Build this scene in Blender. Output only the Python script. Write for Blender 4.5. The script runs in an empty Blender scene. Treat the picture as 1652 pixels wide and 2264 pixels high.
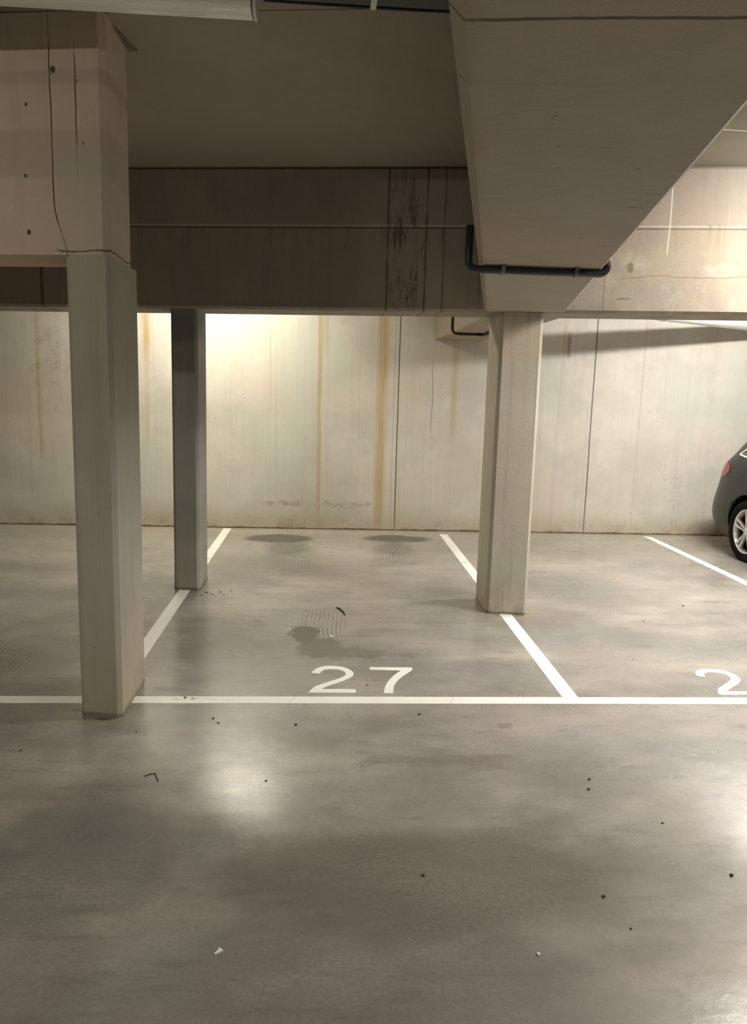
import bpy, bmesh, math, random
from mathutils import Vector, Matrix
from math import sin, cos, radians, pi, atan, hypot
random.seed(27)
sc = bpy.context.scene
C = sc.collection

# ------------------------------------------------------------------ camera
ROLL = atan(.028); PITCH = atan(274/1700.); YAW = radians(3.6788); EYE = 1.60
def camera_axes():
    cr, sr, cp, sp, cy, sy = cos(ROLL), sin(ROLL), cos(PITCH), sin(PITCH), cos(YAW), sin(YAW)
    R1 = Matrix(((cr, -sr, 0), (sr, cr, 0), (0, 0, 1)))
    Rp = Matrix(((1, 0, 0), (0, cp, -sp), (0, sp, cp)))
    W = Matrix(((cy, -sy, 0), (0, 0, -1), (sy, cy, 0)))
    return R1 @ Rp @ W
A = camera_axes()
cam_data = bpy.data.cameras.new('camera')
cam = bpy.data.objects.new('camera', cam_data); C.objects.link(cam)
ax, ay, az = A[0], -A[1], -A[2]
cam.matrix_world = Matrix(((ax[0], ay[0], az[0], 0), (ax[1], ay[1], az[1], 0), (ax[2], ay[2], az[2], EYE), (0, 0, 0, 1)))
cam_data.sensor_fit = 'HORIZONTAL'; cam_data.sensor_width = 36; cam_data.lens = 36*1700/1652.
cam_data.clip_start = .02
sc.camera = cam

# ------------------------------------------------------------------ world, exposure
w = bpy.data.worlds.new('world'); sc.world = w; w.use_nodes = True
w.node_tree.nodes['Background'].inputs[0].default_value = (.9, .86, .76, 1)
w.node_tree.nodes['Background'].inputs[1].default_value = .0
sc.view_settings.view_transform = 'Standard'; sc.view_settings.look = 'None'
sc.view_settings.gamma = 1; sc.view_settings.use_curve_mapping = False
sc.view_settings.exposure = 2.2
sc.cycles.use_denoising = True
sc.cycles.max_bounces = 8; sc.cycles.diffuse_bounces = 5
sc.cycles.use_adaptive_sampling = True; sc.cycles.adaptive_threshold = .03

# lamps: position (x, y, z of the diffuser's underside), length, radiance, colour
WARM = (1, .93, .77); COOL = (1, .955, .90)
LAMPS = [
    (-1.20, 7.55, 2.93, 1.25, 28, (1, .935, .78), 'lit ceiling batten behind the cross beam, over the back of the bay with number 27'),
    (4.15, 6.35, 2.93, 1.25, 56, COOL, 'lit ceiling batten behind the cross beam, nearest the white pipe and the grey car'),
    (3.35, 4.12, 2.93, 1.25, 56, COOL, 'lit ceiling batten in front of the cross beam, right of the wide overhead beam'),
    (-3.3, .10, 2.89, 1.25, 30, WARM, 'lit ceiling batten over the driving lane, nearest the left end of the lane'),
    (3.45, 1.00, 2.89, 1.25, 27, COOL, 'lit ceiling batten over the driving lane, right of the wide overhead beam'),
]

# ------------------------------------------------------------------ node helpers
class G:
    def __init__(s, name):
        s.m = bpy.data.materials.new(name); s.m.use_nodes = True
        s.t = s.m.node_tree; s.n = s.t.nodes; s.l = s.t.links
        s.b = s.n['Principled BSDF']
        s.pos = s.n.new('ShaderNodeNewGeometry').outputs['Position']
        sp = s.n.new('ShaderNodeSeparateXYZ'); s.l.new(s.pos, sp.inputs[0])
        s.x, s.y, s.z = sp.outputs
    def put(s, sock, v):
        if hasattr(v, 'is_linked') or hasattr(v, 'links'): s.l.new(v, sock)
        elif isinstance(v, (tuple, list)) and len(v) == 3 and sock.type == 'RGBA': sock.default_value = (*v, 1)
        else: sock.default_value = v
    def math(s, op, a, b=0., c=None):
        n = s.n.new('ShaderNodeMath'); n.operation = op
        s.put(n.inputs[0], a); s.put(n.inputs[1], b)
        if c is not None: s.put(n.inputs[2], c)
        return n.outputs[0]
    def add(s, a, b): return s.math('ADD', a, b)
    def mul(s, a, b): return s.math('MULTIPLY', a, b)
    def sub(s, a, b): return s.math('SUBTRACT', a, b)
    def mx(s, a, b): return s.math('MAXIMUM', a, b)
    def rng(s, v, a, b, lo=0., hi=1., smooth=True):
        n = s.n.new('ShaderNodeMapRange'); n.interpolation_type = 'SMOOTHSTEP' if smooth else 'LINEAR'
        s.put(n.inputs[0], v); n.inputs[1].default_value = a; n.inputs[2].default_value = b
        n.inputs[3].default_value = lo; n.inputs[4].default_value = hi
        return n.outputs[0]
    def vec(s, sx=1, sy=1, sz=1, off=(0, 0, 0)):
        n = s.n.new('ShaderNodeMapping'); s.l.new(s.pos, n.inputs[0])
        n.inputs['Scale'].default_value = (sx, sy, sz); n.inputs['Location'].default_value = off
        return n.outputs[0]
    def noise(s, scale, det=3, rough=.55, vec=None, dist=0.):
        n = s.n.new('ShaderNodeTexNoise'); s.l.new(vec if vec is not None else s.pos, n.inputs['Vector'])
        n.inputs['Scale'].default_value = scale; n.inputs['Detail'].default_value = det
        n.inputs['Roughness'].default_value = rough; n.inputs['Distortion'].default_value = dist
        return n.outputs[0]
    def warp(s, c, amp, scale, off=0, **k):
        return s.add(c, s.mul(s.sub(s.noise(scale, vec=s.vec(off=(off, off*.7, off*1.3)), **k), .5), amp*2))
    def specks(s, scale, size, thr=.7, off=0):
        n = s.n.new('ShaderNodeTexVoronoi'); s.l.new(s.vec(off=(off, off, off)), n.inputs['Vector']); n.inputs['Scale'].default_value = scale
        cs = s.n.new('ShaderNodeSeparateXYZ'); s.l.new(n.outputs['Color'], cs.inputs[0])
        return s.mul(s.rng(n.outputs['Distance'], size, size*.5), s.rng(cs.outputs[0], thr, thr+.04))
    def line(s, c, x0, wd):
        d = s.math('ABSOLUTE', s.sub(c, x0)); return s.rng(d, wd*.5, wd*.15)
    def band(s, c, a, b, soft): return s.mul(s.rng(c, a-soft, a+soft), s.rng(c, b+soft, b-soft))
    def ell(s, cx, cy, rx, ry, u, v, soft=.3):
        key = (u.as_pointer(), v.as_pointer())
        if not hasattr(s, 'pairs'): s.pairs = {}
        if key not in s.pairs:
            cb = s.n.new('ShaderNodeCombineXYZ'); s.l.new(u, cb.inputs[0]); s.l.new(v, cb.inputs[1]); s.pairs[key] = cb.outputs[0]
        n = s.n.new('ShaderNodeVectorMath'); n.operation = 'MULTIPLY_ADD'; s.l.new(s.pairs[key], n.inputs[0])
        n.inputs[1].default_value = (1/rx, 1/ry, 0); n.inputs[2].default_value = (-cx/rx, -cy/ry, 0)
        k = s.n.new('ShaderNodeVectorMath'); k.operation = 'LENGTH'; s.l.new(n.outputs[0], k.inputs[0])
        return s.rng(k.outputs['Value'], 1+soft, 1-soft)
    def mix(s, f, a, b, mode='MIX'):
        n = s.n.new('ShaderNodeMix'); n.data_type = 'RGBA'; n.blend_type = mode
        s.put(n.inputs[0], f); s.put(n.inputs[6], a); s.put(n.inputs[7], b)
        return n.outputs[2]
    def bump(s, h, dist, strength=1., prev=None):
        n = s.n.new('ShaderNodeBump'); s.put(n.inputs['Height'], h); n.inputs['Distance'].default_value = dist; n.inputs['Strength'].default_value = strength
        if prev is not None: s.l.new(prev, n.inputs['Normal'])
        return n.outputs[0]
    def done(s, col, rough=.8, nrm=None, spec=.3):
        s.put(s.b.inputs['Base Color'], col); s.put(s.b.inputs['Roughness'], rough)
        s.b.inputs['Specular IOR Level'].default_value = spec
        if nrm is not None: s.l.new(nrm, s.b.inputs['Normal'])
        return s.m

def plain(name, col, rough=.5, metal=0., spec=.5, emit=0., ecol=None, trans=0., coat=0.):
    g = G(name); n = g.noise(40, 3)
    c = g.mix(g.rng(n, .3, .7, 0, .12), col, tuple(v*.8 for v in col))
    g.put(g.b.inputs['Base Color'], c); g.b.inputs['Roughness'].default_value = rough; g.b.inputs['Metallic'].default_value = metal
    g.b.inputs['Specular IOR Level'].default_value = spec; g.b.inputs['Transmission Weight'].default_value = trans
    g.b.inputs['Coat Weight'].default_value = coat
    if emit:
        g.b.inputs['Emission Color'].default_value = (*(ecol or col), 1); g.b.inputs['Emission Strength'].default_value = emit
    return g.m

def concrete_base(g, base, vertical=.5, blotch=.5):
    """mottled cast concrete: cloudy tone, warm and cool casts, vertical streaking, pores"""
    dark = tuple(v*.74 for v in base); light = tuple(min(1, v*1.14) for v in base)
    c = g.mix(g.rng(g.noise(1.7, 4, .65), .3, .7), g.mix(blotch, base, dark), g.mix(blotch, base, light))
    warm = (base[0]*1.03, base[1]*.93, base[2]*.88); cool = (base[0]*.90, base[1]*.99, base[2]*.95)
    c = g.mix(g.rng(g.noise(.9, 1, vec=g.vec(off=(7, 3, 1))), .48, .68, 0, .7), c, warm)
    c = g.mix(g.rng(g.noise(.8, 1, vec=g.vec(off=(-4, 9, 5))), .5, .7, 0, .7), c, cool)
    st = g.noise(1, 3, .65, vec=g.vec(22, 22, .55))
    c = g.mix(g.rng(st, .42, .8, 0, vertical*.6), c, tuple(v*.66 for v in base))
    st2 = g.noise(1, 2, .6, vec=g.vec(60, 60, 1.5, (3, 1, 2)))
    c = g.mix(g.rng(st2, .55, .8, 0, vertical*.35), c, tuple(min(1, v*1.2) for v in base))
    c = g.mix(g.mul(g.specks(9, .07, .86), .75), c, (.05, .045, .035))
    c = g.mix(g.mul(g.specks(26, .09, .90, 5), .6), c, (.07, .06, .045))
    f = g.noise(120, 2, .7)
    c = g.mix(g.rng(f, .3, .7, .0, .16), c, dark)
    nrm = g.bump(g.noise(45, 3, .75), .003, .5)
    return c, nrm

def dark_lines(g, c, lines, col=(.05, .04, .025)):
    for coord, x0, wd, a in lines: c = g.mix(g.mul(g.line(coord, x0, wd), a), c, col)
    return c

BASE = (.50, .475, .41)
# back wall
def mat_wall():
    g = G('cast_wall_concrete'); c, nrm = concrete_base(g, (.67, .64, .565), .45, .5)
    wx = g.warp(g.x, .012, 2.2, 3); rag = g.noise(1, 4, .6, vec=g.vec(30, 1, 1.4))
    for x0, wd, top, bot, a in ((-3.11, .05, 2.6, .75, .55), (-1.96, .10, 2.6, 1.9, .7), (-1.96, .055, 2.2, .9, .35), (-.08, .055, 2.7, .18, .85), (-.03, .12, 2.7, 2.0, .4),
                              (.61, .15, 2.7, .02, .75), (.64, .07, 2.7, 1.6, .4), (1.42, .08, 2.13, 1.1, .45), (1.455, .03, 2.13, 1.9, .5), (-.62, .035, 2.7, 1.7, .3), (2.64, .05, 2.3, 2.02, .4)):
        mk = g.mul(g.mul(g.rng(g.math('ABSOLUTE', g.sub(wx, x0)), wd*.62, wd*.12), g.band(g.z, bot, top, .22)), g.rng(rag, .25, .62, .35, 1))
        c = g.mix(g.mul(mk, a), c, (.50, .33, .11))
    c = g.mix(g.mul(g.rng(g.math('ABSOLUTE', g.sub(g.warp(g.x, .006, 3), 2.69)), .03, .01), g.mul(g.band(g.z, 2.0, 2.25, .05), .6)), c, (.16, .12, .07))
    thin = g.warp(g.x, .006, 1.5)
    c = dark_lines(g, c, [(thin, .795, .018, .9), (thin, .745, .010, .4), (thin, 3.00, .022, .8), (thin, 3.56, .010, .28), (thin, 2.62, .008, .3),
                          (thin, 4.1, .008, .2), (thin, -.62, .008, .2), (thin, .36, .006, .2), (thin, 5.4, .02, .8), (thin, -1.45, .014, .3), (thin, -3.7, .02, .8)])
    ck = g.mul(g.line(g.warp(g.x, .05, .9, 12), 1.17, .009), g.band(g.z, 1.15, 1.9, .06)); c = g.mix(g.mul(ck, .7), c, (.06, .05, .04))
    # dark smear right of the bay joint, rough crust in the lower middle, soiling at the foot
    cr = g.mul(g.rng(g.math('ABSOLUTE', g.sub(g.warp(g.z, .10, 2.6, 2, det=4), .29)), .05, .0), g.band(g.warp(g.x, .2, 3), -.75, .55, .12))
    c = g.mix(g.mul(g.mul(cr, g.rng(g.noise(14, 5, .8), .42, .62)), .55), c, (.20, .17, .11))
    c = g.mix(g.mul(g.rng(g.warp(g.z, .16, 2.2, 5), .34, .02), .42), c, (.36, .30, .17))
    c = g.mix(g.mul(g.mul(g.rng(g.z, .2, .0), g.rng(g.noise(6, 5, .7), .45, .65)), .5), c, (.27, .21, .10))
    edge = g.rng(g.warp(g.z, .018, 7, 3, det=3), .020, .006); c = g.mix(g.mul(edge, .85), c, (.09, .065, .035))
    # scuffs left of the car
    sf = g.mul(g.ell(3.98, .62, .22, .28, g.x, g.z, .5), g.rng(g.noise(1, 5, .75, vec=g.vec(16, 1, 34)), .60, .68)); c = g.mix(g.mul(sf, .65), c, (.12, .11, .10))
    sf = g.mul(g.ell(3.70, .33, .55, .10, g.x, g.z, .5), g.rng(g.noise(1, 5, .75, vec=g.vec(26, 1, 15)), .62, .68)); c = g.mix(g.mul(sf, .6), c, (.12, .11, .10))
    sf = g.mul(g.ell(-3.05, 1.75, .22, .45, g.x, g.z, .5), g.rng(g.noise(5, 5, .75), .5, .65)); c = g.mix(g.mul(sf, .35), c, (.25, .19, .16))
    return g.done(c, .62, nrm, .3)

def mat_floor():
    g = G('sealed_floor_concrete'); x, y = g.x, g.y
    n1 = g.noise(1.0, 5, .64, vec=g.vec(.8, 1.25, 1)); n2 = g.noise(2.6, 5, .67, vec=g.vec(.8, 1.6, 1, (3, 8, 0)))
    c = g.mix(g.rng(n1, .33, .66), (.235, .215, .19), (.50, .46, .405))
    c = g.mix(g.rng(n2, .35, .7, 0, .45), c, (.225, .21, .188))
    c = g.mix(g.rng(g.noise(1.1, 2, vec=g.vec(off=(11, 2, 0))), .52, .68, 0, .55), c, (.245, .26, .235))
    c = g.mix(g.rng(g.noise(1.0, 2, vec=g.vec(off=(-7, 6, 0))), .52, .68, 0, .5), c, (.35, .305, .285))
    # lighter concrete towards the wall
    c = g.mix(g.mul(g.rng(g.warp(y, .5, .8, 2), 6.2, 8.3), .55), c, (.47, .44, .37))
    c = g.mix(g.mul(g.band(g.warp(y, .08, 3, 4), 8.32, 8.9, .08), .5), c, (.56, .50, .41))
    wx = g.warp(x, .14, 2.2, 1, det=4); wy = g.warp(y, .16, 2.2, 6, det=4)
    wfx = g.warp(x, .07, 5, 3, det=4); wfy = g.warp(y, .07, 5, 9, det=4)
    fine = g.noise(60, 3, .75); tw = g.warp(x, .035, 1.6, 7); tn = g.rng(g.noise(5, 3, .7), .35, .6)
    for cx, cy, rx, ry, a, so in ((-.47, 8.04, .36, .22, .85, .2), (.77, 8.12, .36, .20, .82, .22), (-.36, 7.55, .20, .33, .5, .4), (.72, 7.6, .20, .33, .5, .4)):
        c = g.mix(g.mul(g.ell(cx, cy, rx, ry, wfx, wfy, so), a), c, (.07, .066, .055))
    # tread prints
    for cx, cy, rx, ry, a in ((-.30, 7.15, .22, .75, .6), (.72, 7.25, .19, .65, .6), (-.02, 5.05, .17, .33, .75), (-1.95, 4.35, .35, .25, .75)):
        wv = g.math('SINE', g.mul(g.add(tw, g.mul(g.math('SINE', g.mul(y, 9.)), .009)), 2*pi/.030))
        mk = g.mul(g.mul(g.ell(cx, cy, rx, ry, wfx, wfy, .3), g.rng(wv, .1, .8)), tn)
        c = g.mix(g.mul(mk, a), c, (.09, .08, .065))
    # oily stains in the bay
    wox = g.warp(x, .15, 6, 13, det=5, rough=.65); woy = g.warp(y, .15, 6, 17, det=5, rough=.65)
    for cx, cy, rx, ry, a, col in ((-.13, 4.84, .10, .18, .95, (.10, .085, .055)), (-.02, 4.60, .16, .17, .9, (.12, .105, .075)), (.10, 4.50, .26, .10, .8, (.14, .125, .095)),
                                   (-.47, 5.12, .055, .030, .8, (.11, .10, .08)), (.53, 4.45, .045, .05, .7, (.15, .135, .11)), (.85, 3.47, .035, .045, .6, (.16, .15, .13)),
                                   (.62, 4.7, .5, .3, .3, (.19, .18, .16)), (-1.75, 4.45, .40, .35, .45, (.16, .15, .13)), (-2.2, 5.2, .6, .22, .35, (.20, .19, .17)), (-.75, 4.9, .25, .10, .4, (.18, .17, .15)),
                                   (.55, 3.12, .36, .06, .45, (.18, .165, .14)), (1.2, 3.12, .2, .05, .35, (.18, .17, .15))):
        c = g.mix(g.mul(g.ell(cx, cy, rx, ry, wox, woy, .14), a), c, col)
    # big worn dark fields in the driving lane
    for cx, cy, rx, ry, a, col in ((.36, 2.30, .62, .30, .85, (.17, .16, .13)), (.20, 1.75, .55, .50, .6, (.185, .175, .155)), (-.85, 2.45, .35, .35, .7, (.17, .18, .155)), (-.95, 1.85, .35, .30, .4, (.19, .175, .155)),
                                   (-.75, 2.95, .16, .55, .25, (.2, .195, .18)), (1.55, 3.25, .8, .12, .3, (.22, .22, .2))):
        e = g.ell(cx, cy, rx, ry, wx, wy, .22)
        c = g.mix(g.mul(g.mul(e, g.rng(fine, .35, .65, .78, 1)), a), c, col)
    # grey-green damp field in front of the numbers
    c = g.mix(g.mul(g.ell(.9, 4.2, .62, .20, wx, wy, .3), .4), c, (.20, .205, .19))
    c = g.mix(g.mul(g.ell(-.75, 4.3, .35, .7, wx, wy, .4), .4), c, (.27, .29, .265))
    # grime at the feet of the pillars
    for cx, cy, rx, ry in ((-1.06, 3.62, .22, .20), (1.33, 5.42, .30, .24), (-1.06, 6.0, .2, .26)):
        c = g.mix(g.mul(g.ell(cx, cy, rx, ry, wfx, wfy, .3), .55), c, (.36, .32, .22))
    c = g.mix(g.mul(g.ell(-1.03, 3.545, .05, .014, wfx, g.warp(y, .01, 9), .5), .9), c, (.09, .035, .015))
    c = g.mix(g.mul(g.ell(-.80, 3.93, .09, .03, wfx, wfy, .5), .5), c, (.15, .12, .09))
    # wall foot crack
    c = g.mix(g.mul(g.rng(g.warp(y, .012, 8, det=3), 8.60, 8.615), .8), c, (.08, .06, .035))
    # streaky trowel marks, fine wear and grit
    st = g.noise(1, 4, .7, vec=g.vec(3.2, 14, 1)); c = g.mix(g.rng(st, .52, .72, 0, .5), c, (.15, .14, .12))
    st = g.noise(1, 3, .6, vec=g.vec(4, 17, 1, (5, 5, 0))); c = g.mix(g.rng(st, .54, .80, 0, .14), c, (.50, .475, .42))
    c = g.mix(g.rng(fine, .4, .7, 0, .28), c, (.16, .15, .13))
    c = g.mix(g.mul(g.specks(5, .035, .72), .85), c, (.035, .03, .022))
    c = g.mix(g.mul(g.specks(13, .06, .86, 3), .7), c, (.06, .05, .04))
        # hairline scratch beside the bay line
    sc1 = g.mul(g.line(g.add(x, g.mul(y, .05)), 1.452, .008), g.band(y, 4.15, 4.72, .04)); c = g.mix(g.mul(sc1, .5), c, (.5, .48, .43))
    rough = g.rng(g.add(g.mul(n2, .6), g.mul(fine, .4)), .3, .7, .15, .31)
    h = g.noise(14, 5, .72)
    nrm = g.bump(h, .0022, .42)
    worn = g.mx(g.ell(-.47, 8.04, .36, .22, wfx, wfy, .3), g.ell(.77, 8.12, .36, .20, wfx, wfy, .3))
    rough = g.add(rough, g.mul(worn, .35))
    return g.done(c, rough, nrm, .8)

def mat_ceiling():
    g = G('slab_concrete'); c, nrm = concrete_base(g, (.31, .29, .235), .0, .25)
    c = dark_lines(g, c, [(g.add(g.y, g.mul(g.x, .190)), 3.395, .012, .9)])
    c = g.mix(g.mul(g.mul(g.line(g.y, 4.44, .028), g.rng(g.x, 1.7, 1.75)), .9), c, (.80, .79, .76))
    c = g.mix(g.mul(g.mul(g.line(g.y, 4.462, .010), g.rng(g.x, 1.7, 1.75)), .8), c, (.12, .11, .09))
    return g.done(c, .85, nrm, .2)

def mat_front_beam():
    g = G('pink_grey_beam_concrete'); c, nrm = concrete_base(g, (.62, .515, .44), .35, .35)
    wx = g.warp(g.x, .008, 5, 2, det=4)
    main = g.mul(g.line(g.sub(wx, g.rng(g.z, 2.36, 2.12, 0, .055)), -1.20, .009), g.rng(g.z, 3.0, 2.97))
    c = g.mix(g.mul(main, .95), c, (.05, .03, .02))
    c = g.mix(g.mul(g.mul(g.line(wx, -1.088, .011), g.band(g.z, 2.46, 2.98, .05)), g.rng(g.noise(6), .35, .55, .3, .9)), c, (.09, .06, .04))
    c = g.mix(g.mul(g.mul(g.line(g.warp(g.x, .004, 3), -1.2, .006), g.rng(g.z, 2.9, 3.0)), .8), c, (.1, .08, .05))
    for cx, cz, r in ((-1.185, 2.895, .012), (-1.31, 2.76, .006), (-1.325, 2.47, .007), (-1.32, 2.235, .009), (-1.06, 2.60, .006), (-1.08, 2.85, .004)):
        c = g.mix(g.mul(g.ell(cx, cz, r, r*1.25, g.x, g.z, .35), .95), c, (.03, .02, .015))
    # faint bands: the batten's shadows painted into the face colour
    wz = g.warp(g.z, .01, 3)
    for a, b, s_ in ((2.84, 2.895, .3), (2.46, 2.655, .28)): c = g.mix(g.mul(g.band(wz, a, b, .012), s_), c, (.27, .23, .18))
    # pale repair patch beside the crack
    c = g.mix(g.mul(g.mul(g.rng(wx, -1.19, -1.17), g.rng(g.warp(g.z, .05, 3), 2.75, 2.45)), .45), c, (.50, .48, .40))
    wz2 = g.warp(g.z, .016, 9, 4, det=4)
    c = g.mix(g.mul(g.mul(g.line(wz2, 2.158, .012), g.rng(g.x, -1.22, -1.17)), .8), c, (.08, .055, .035))
    return g.done(c, .8, nrm, .25)

def mat_cross_beam():
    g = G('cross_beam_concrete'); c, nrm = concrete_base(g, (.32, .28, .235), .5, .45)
    wx = g.warp(g.x, .006, 3, 2, det=3); zz = g.add(g.z, g.mul(g.x, .009))
    rag = g.rng(g.noise(4), .35, .5, .45, 1)
    for x0, wd, a in ((-2.16, .04, .8), (.404, .018, .85), (.665, .020, .85), (.785, .014, .7), (1.03, .012, .6), (1.845, .014, .55), (3.1, .014, .5), (-4.4, .03, .8)):
        c = g.mix(g.mul(g.mul(g.line(wx, x0, wd), rag), a), c, (.08, .055, .03))
    c = g.mix(g.mul(g.line(zz, 2.700, .014), .85), c, (.09, .065, .035))
    c = g.mix(g.mul(g.line(zz, 2.716, .014), .5), c, (.62, .59, .50))
    bl = g.mul(g.ell(.53, 2.58, .12, .50, g.warp(g.x, .04, 4), g.z, .4), g.rng(g.noise(1, 6, .75, vec=g.vec(26, 1, 5)), .46, .62)); c = g.mix(g.mul(bl, .8), c, (.07, .05, .025))
    dp = g.mul(g.rng(g.z, 2.45, 2.7), g.mul(g.rng(g.z, 2.71, 2.70), g.rng(g.noise(1, 5, .7, vec=g.vec(18, 1, 1.2)), .5, .68))); c = g.mix(g.mul(dp, .5), c, (.13, .10, .06))
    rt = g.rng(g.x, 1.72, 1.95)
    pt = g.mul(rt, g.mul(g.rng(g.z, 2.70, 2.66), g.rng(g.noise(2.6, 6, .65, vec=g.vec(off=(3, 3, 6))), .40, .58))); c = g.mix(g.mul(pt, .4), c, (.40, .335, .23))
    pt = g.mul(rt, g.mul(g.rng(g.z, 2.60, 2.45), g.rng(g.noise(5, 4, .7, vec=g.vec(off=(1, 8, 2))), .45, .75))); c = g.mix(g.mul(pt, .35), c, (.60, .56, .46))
    qx = g.warp(g.x, .03, 11); qz = g.warp(g.z, .03, 11, 3)
    for cx, cz_, rx, rz in ((2.00, 2.435, .022, .03), (1.96, 2.235, .05, .006)): c = g.mix(g.mul(g.ell(cx, cz_, rx, rz, qx, qz, .4), .7), c, (.12, .09, .05))
    cz = g.mul(g.line(g.warp(g.z, .07, 2.4, 6, det=4), 2.375, .009), g.band(g.x, 1.95, 3.0, .1)); c = g.mix(g.mul(cz, .7), c, (.16, .11, .05))
    c = g.mix(g.mul(g.mul(g.line(g.warp(g.x, .02, 2), 2.22, .012), g.rng(g.z, 2.5, 2.55)), .6), c, (.75, .70, .58))
    c = g.mix(g.mul(g.mul(g.rng(g.z, 2.24, 2.14), g.rng(g.noise(5, 5, .7), .42, .6)), .35), c, (.20, .20, .17))
    return g.done(c, .75, nrm, .25)

def mat_wide_beam():
    g = G('wide_beam_concrete'); c, nrm = concrete_base(g, (.385, .34, .28), .15, .4)
    c = g.mix(g.mul(g.line(g.add(g.warp(g.y, .010, 5, det=4), g.mul(g.x, .14)), 1.252, .016), .85), c, (.07, .045, .02))
    c = g.mix(g.mul(g.line(g.add(g.warp(g.y, .004, 3), g.mul(g.x, .06)), 3.585, .010), .5), c, (.12, .09, .05))
    st = g.noise(1, 5, .7, vec=g.vec(2.5, 26, 2.5)); c = g.mix(g.rng(st, .57, .72, 0, .25), c, (.20, .16, .11))
    u = g.sub(g.x, g.mul(g.y, .2155))    # across the beam
    ed = g.rng(g.warp(u, .03, 5, det=3), -.03, -.09); c = g.mix(g.mul(ed, .35), c, (.25, .20, .11))
    sx_ = g.warp(g.x, .012, 22); sy_ = g.warp(g.y, .012, 22, 5)
    for cx, cy, rx, ry in ((.235, 1.475, .008, .005), (.44, 1.60, .003, .007), (.83, 1.72, .006, .004), (.85, 1.80, .006, .003), (.74, 1.92, .006, .004), (.50, 1.78, .005, .004), (1.02, 2.9, .03, .004), (.88, 2.3, .02, .004)):
        c = g.mix(g.mul(g.ell(cx, cy, rx, ry, sx_, sy_, .5), .7), c, (.12, .09, .05))
    return g.done(c, .8, nrm, .25)

def mat_pillar(name, base, lines=(), streak=.6, foot=.4):
    g = G(name); c, nrm = concrete_base(g, base, streak, .4)
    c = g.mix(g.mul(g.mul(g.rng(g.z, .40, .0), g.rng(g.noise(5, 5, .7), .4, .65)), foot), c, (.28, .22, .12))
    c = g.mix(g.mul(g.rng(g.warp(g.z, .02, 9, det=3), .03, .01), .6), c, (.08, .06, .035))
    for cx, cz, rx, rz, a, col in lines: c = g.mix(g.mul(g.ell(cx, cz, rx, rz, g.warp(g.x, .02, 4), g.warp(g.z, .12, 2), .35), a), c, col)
    return g.done(c, .75, nrm, .25)

M = dict(wall=mat_wall(), floor=mat_floor(), ceiling=mat_ceiling(), front=mat_front_beam(), cross=mat_cross_beam(), wide=mat_wide_beam(),
         pl=mat_pillar('near_pillar_concrete', (.44, .415, .35), [(-1.05, 1.45, .09, .30, .4, (.34, .30, .28)), (-1.0, .15, .2, .16, .3, (.40, .35, .22))]),
         pm=mat_pillar('far_pillar_concrete', (.34, .335, .30), [(-1.07, 2.02, .2, .14, .5, (.14, .15, .17)), (-1.07, .55, .2, .16, .35, (.20, .20, .18))]),  # upper dark patch paints in the shade under the beams
         pr=mat_pillar('right_pillar_concrete', (.52, .475, .39), [(1.33, 1.95, .2, .13, .35, (.50, .40, .25))], 1.3))
def mat_paint():
    g = G('road_paint'); c = g.mix(g.rng(g.noise(7, 6, .7), .35, .7, 0, .3), (.95, .94, .87), (.84, .82, .73))
    c = g.mix(g.mul(g.specks(16, .09, .88), .5), c, (.25, .23, .19))
    c = g.mix(g.mul(g.ell(-.66, 3.79, .10, .02, g.warp(g.x, .03, 8), g.warp(g.y, .02, 9, 3), .5), g.rng(g.noise(40, 4, .8), .5, .6)), c, (.13, .08, .05))
    for x0 in (-.145, .685): c = g.mix(g.mul(g.mul(g.line(g.sub(g.x, g.mul(g.sub(g.y, 3.79), .35)), x0, .006), g.rng(g.y, 3.84, 3.83)), .5), c, (.30, .25, .2))
    c = g.mix(g.mul(g.mul(g.line(g.y, 7.02, .05), g.rng(g.noise(20), .4, .5)), .6), c, (.3, .28, .22))
    return g.done(c, .5, g.bump(g.noise(90, 3), .001, .4), .4)
M['paint'] = mat_paint()
M['wall_plain'] = (lambda g: g.done(*((lambda cn: (cn[0], .8, cn[1], .2))(concrete_base(g, (.52, .49, .42), .4, .4)))))(G('side_wall_concrete'))
M['conduit'] = plain('dark_plastic', (.028, .034, .036), .38)
M['clip'] = plain('grey_clip_plastic', (.16, .17, .17), .45)
M['black'] = plain('black_plastic', (.012, .012, .013), .4)
M['tray'] = plain('dark_tray_metal', (.055, .058, .045), .5, .3)
M['strip'] = plain('galvanised_metal', (.5, .5, .46), .35, .8)
M['pipe'] = plain('white_pipe_plastic', (.80, .80, .78), .3)
M['housing'] = plain('batten_housing', (.62, .60, .54), .4)
M['tube'] = plain('unlit_tube_glass', (.85, .83, .76), .15)
M['mortar'] = plain('mortar_sheet', (.16, .135, .09), .9)
M['chip'] = plain('white_chip', (.85, .82, .76), .7)
M['crumb'] = plain('dark_crumb', (.05, .04, .03), .9)
M['leaf'] = plain('dry_brown_litter', (.12, .06, .035), .8)
def mat_cover():
    g = G('ribbed_clear_cover'); g.b.inputs['Transmission Weight'].default_value = .12; g.b.inputs['Coat Weight'].default_value = 1.; g.b.inputs['Coat Roughness'].default_value = .12
    return g.done((.93, .91, .85), .3, None, 1.)
M['cover'] = mat_cover()
def emitter(col, e):
    g = G('lit_diffuser'); g.b.inputs['Emission Color'].default_value = (*col, 1); g.b.inputs['Emission Strength'].default_value = e
    return g.done((.9, .9, .88), .4)
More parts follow.
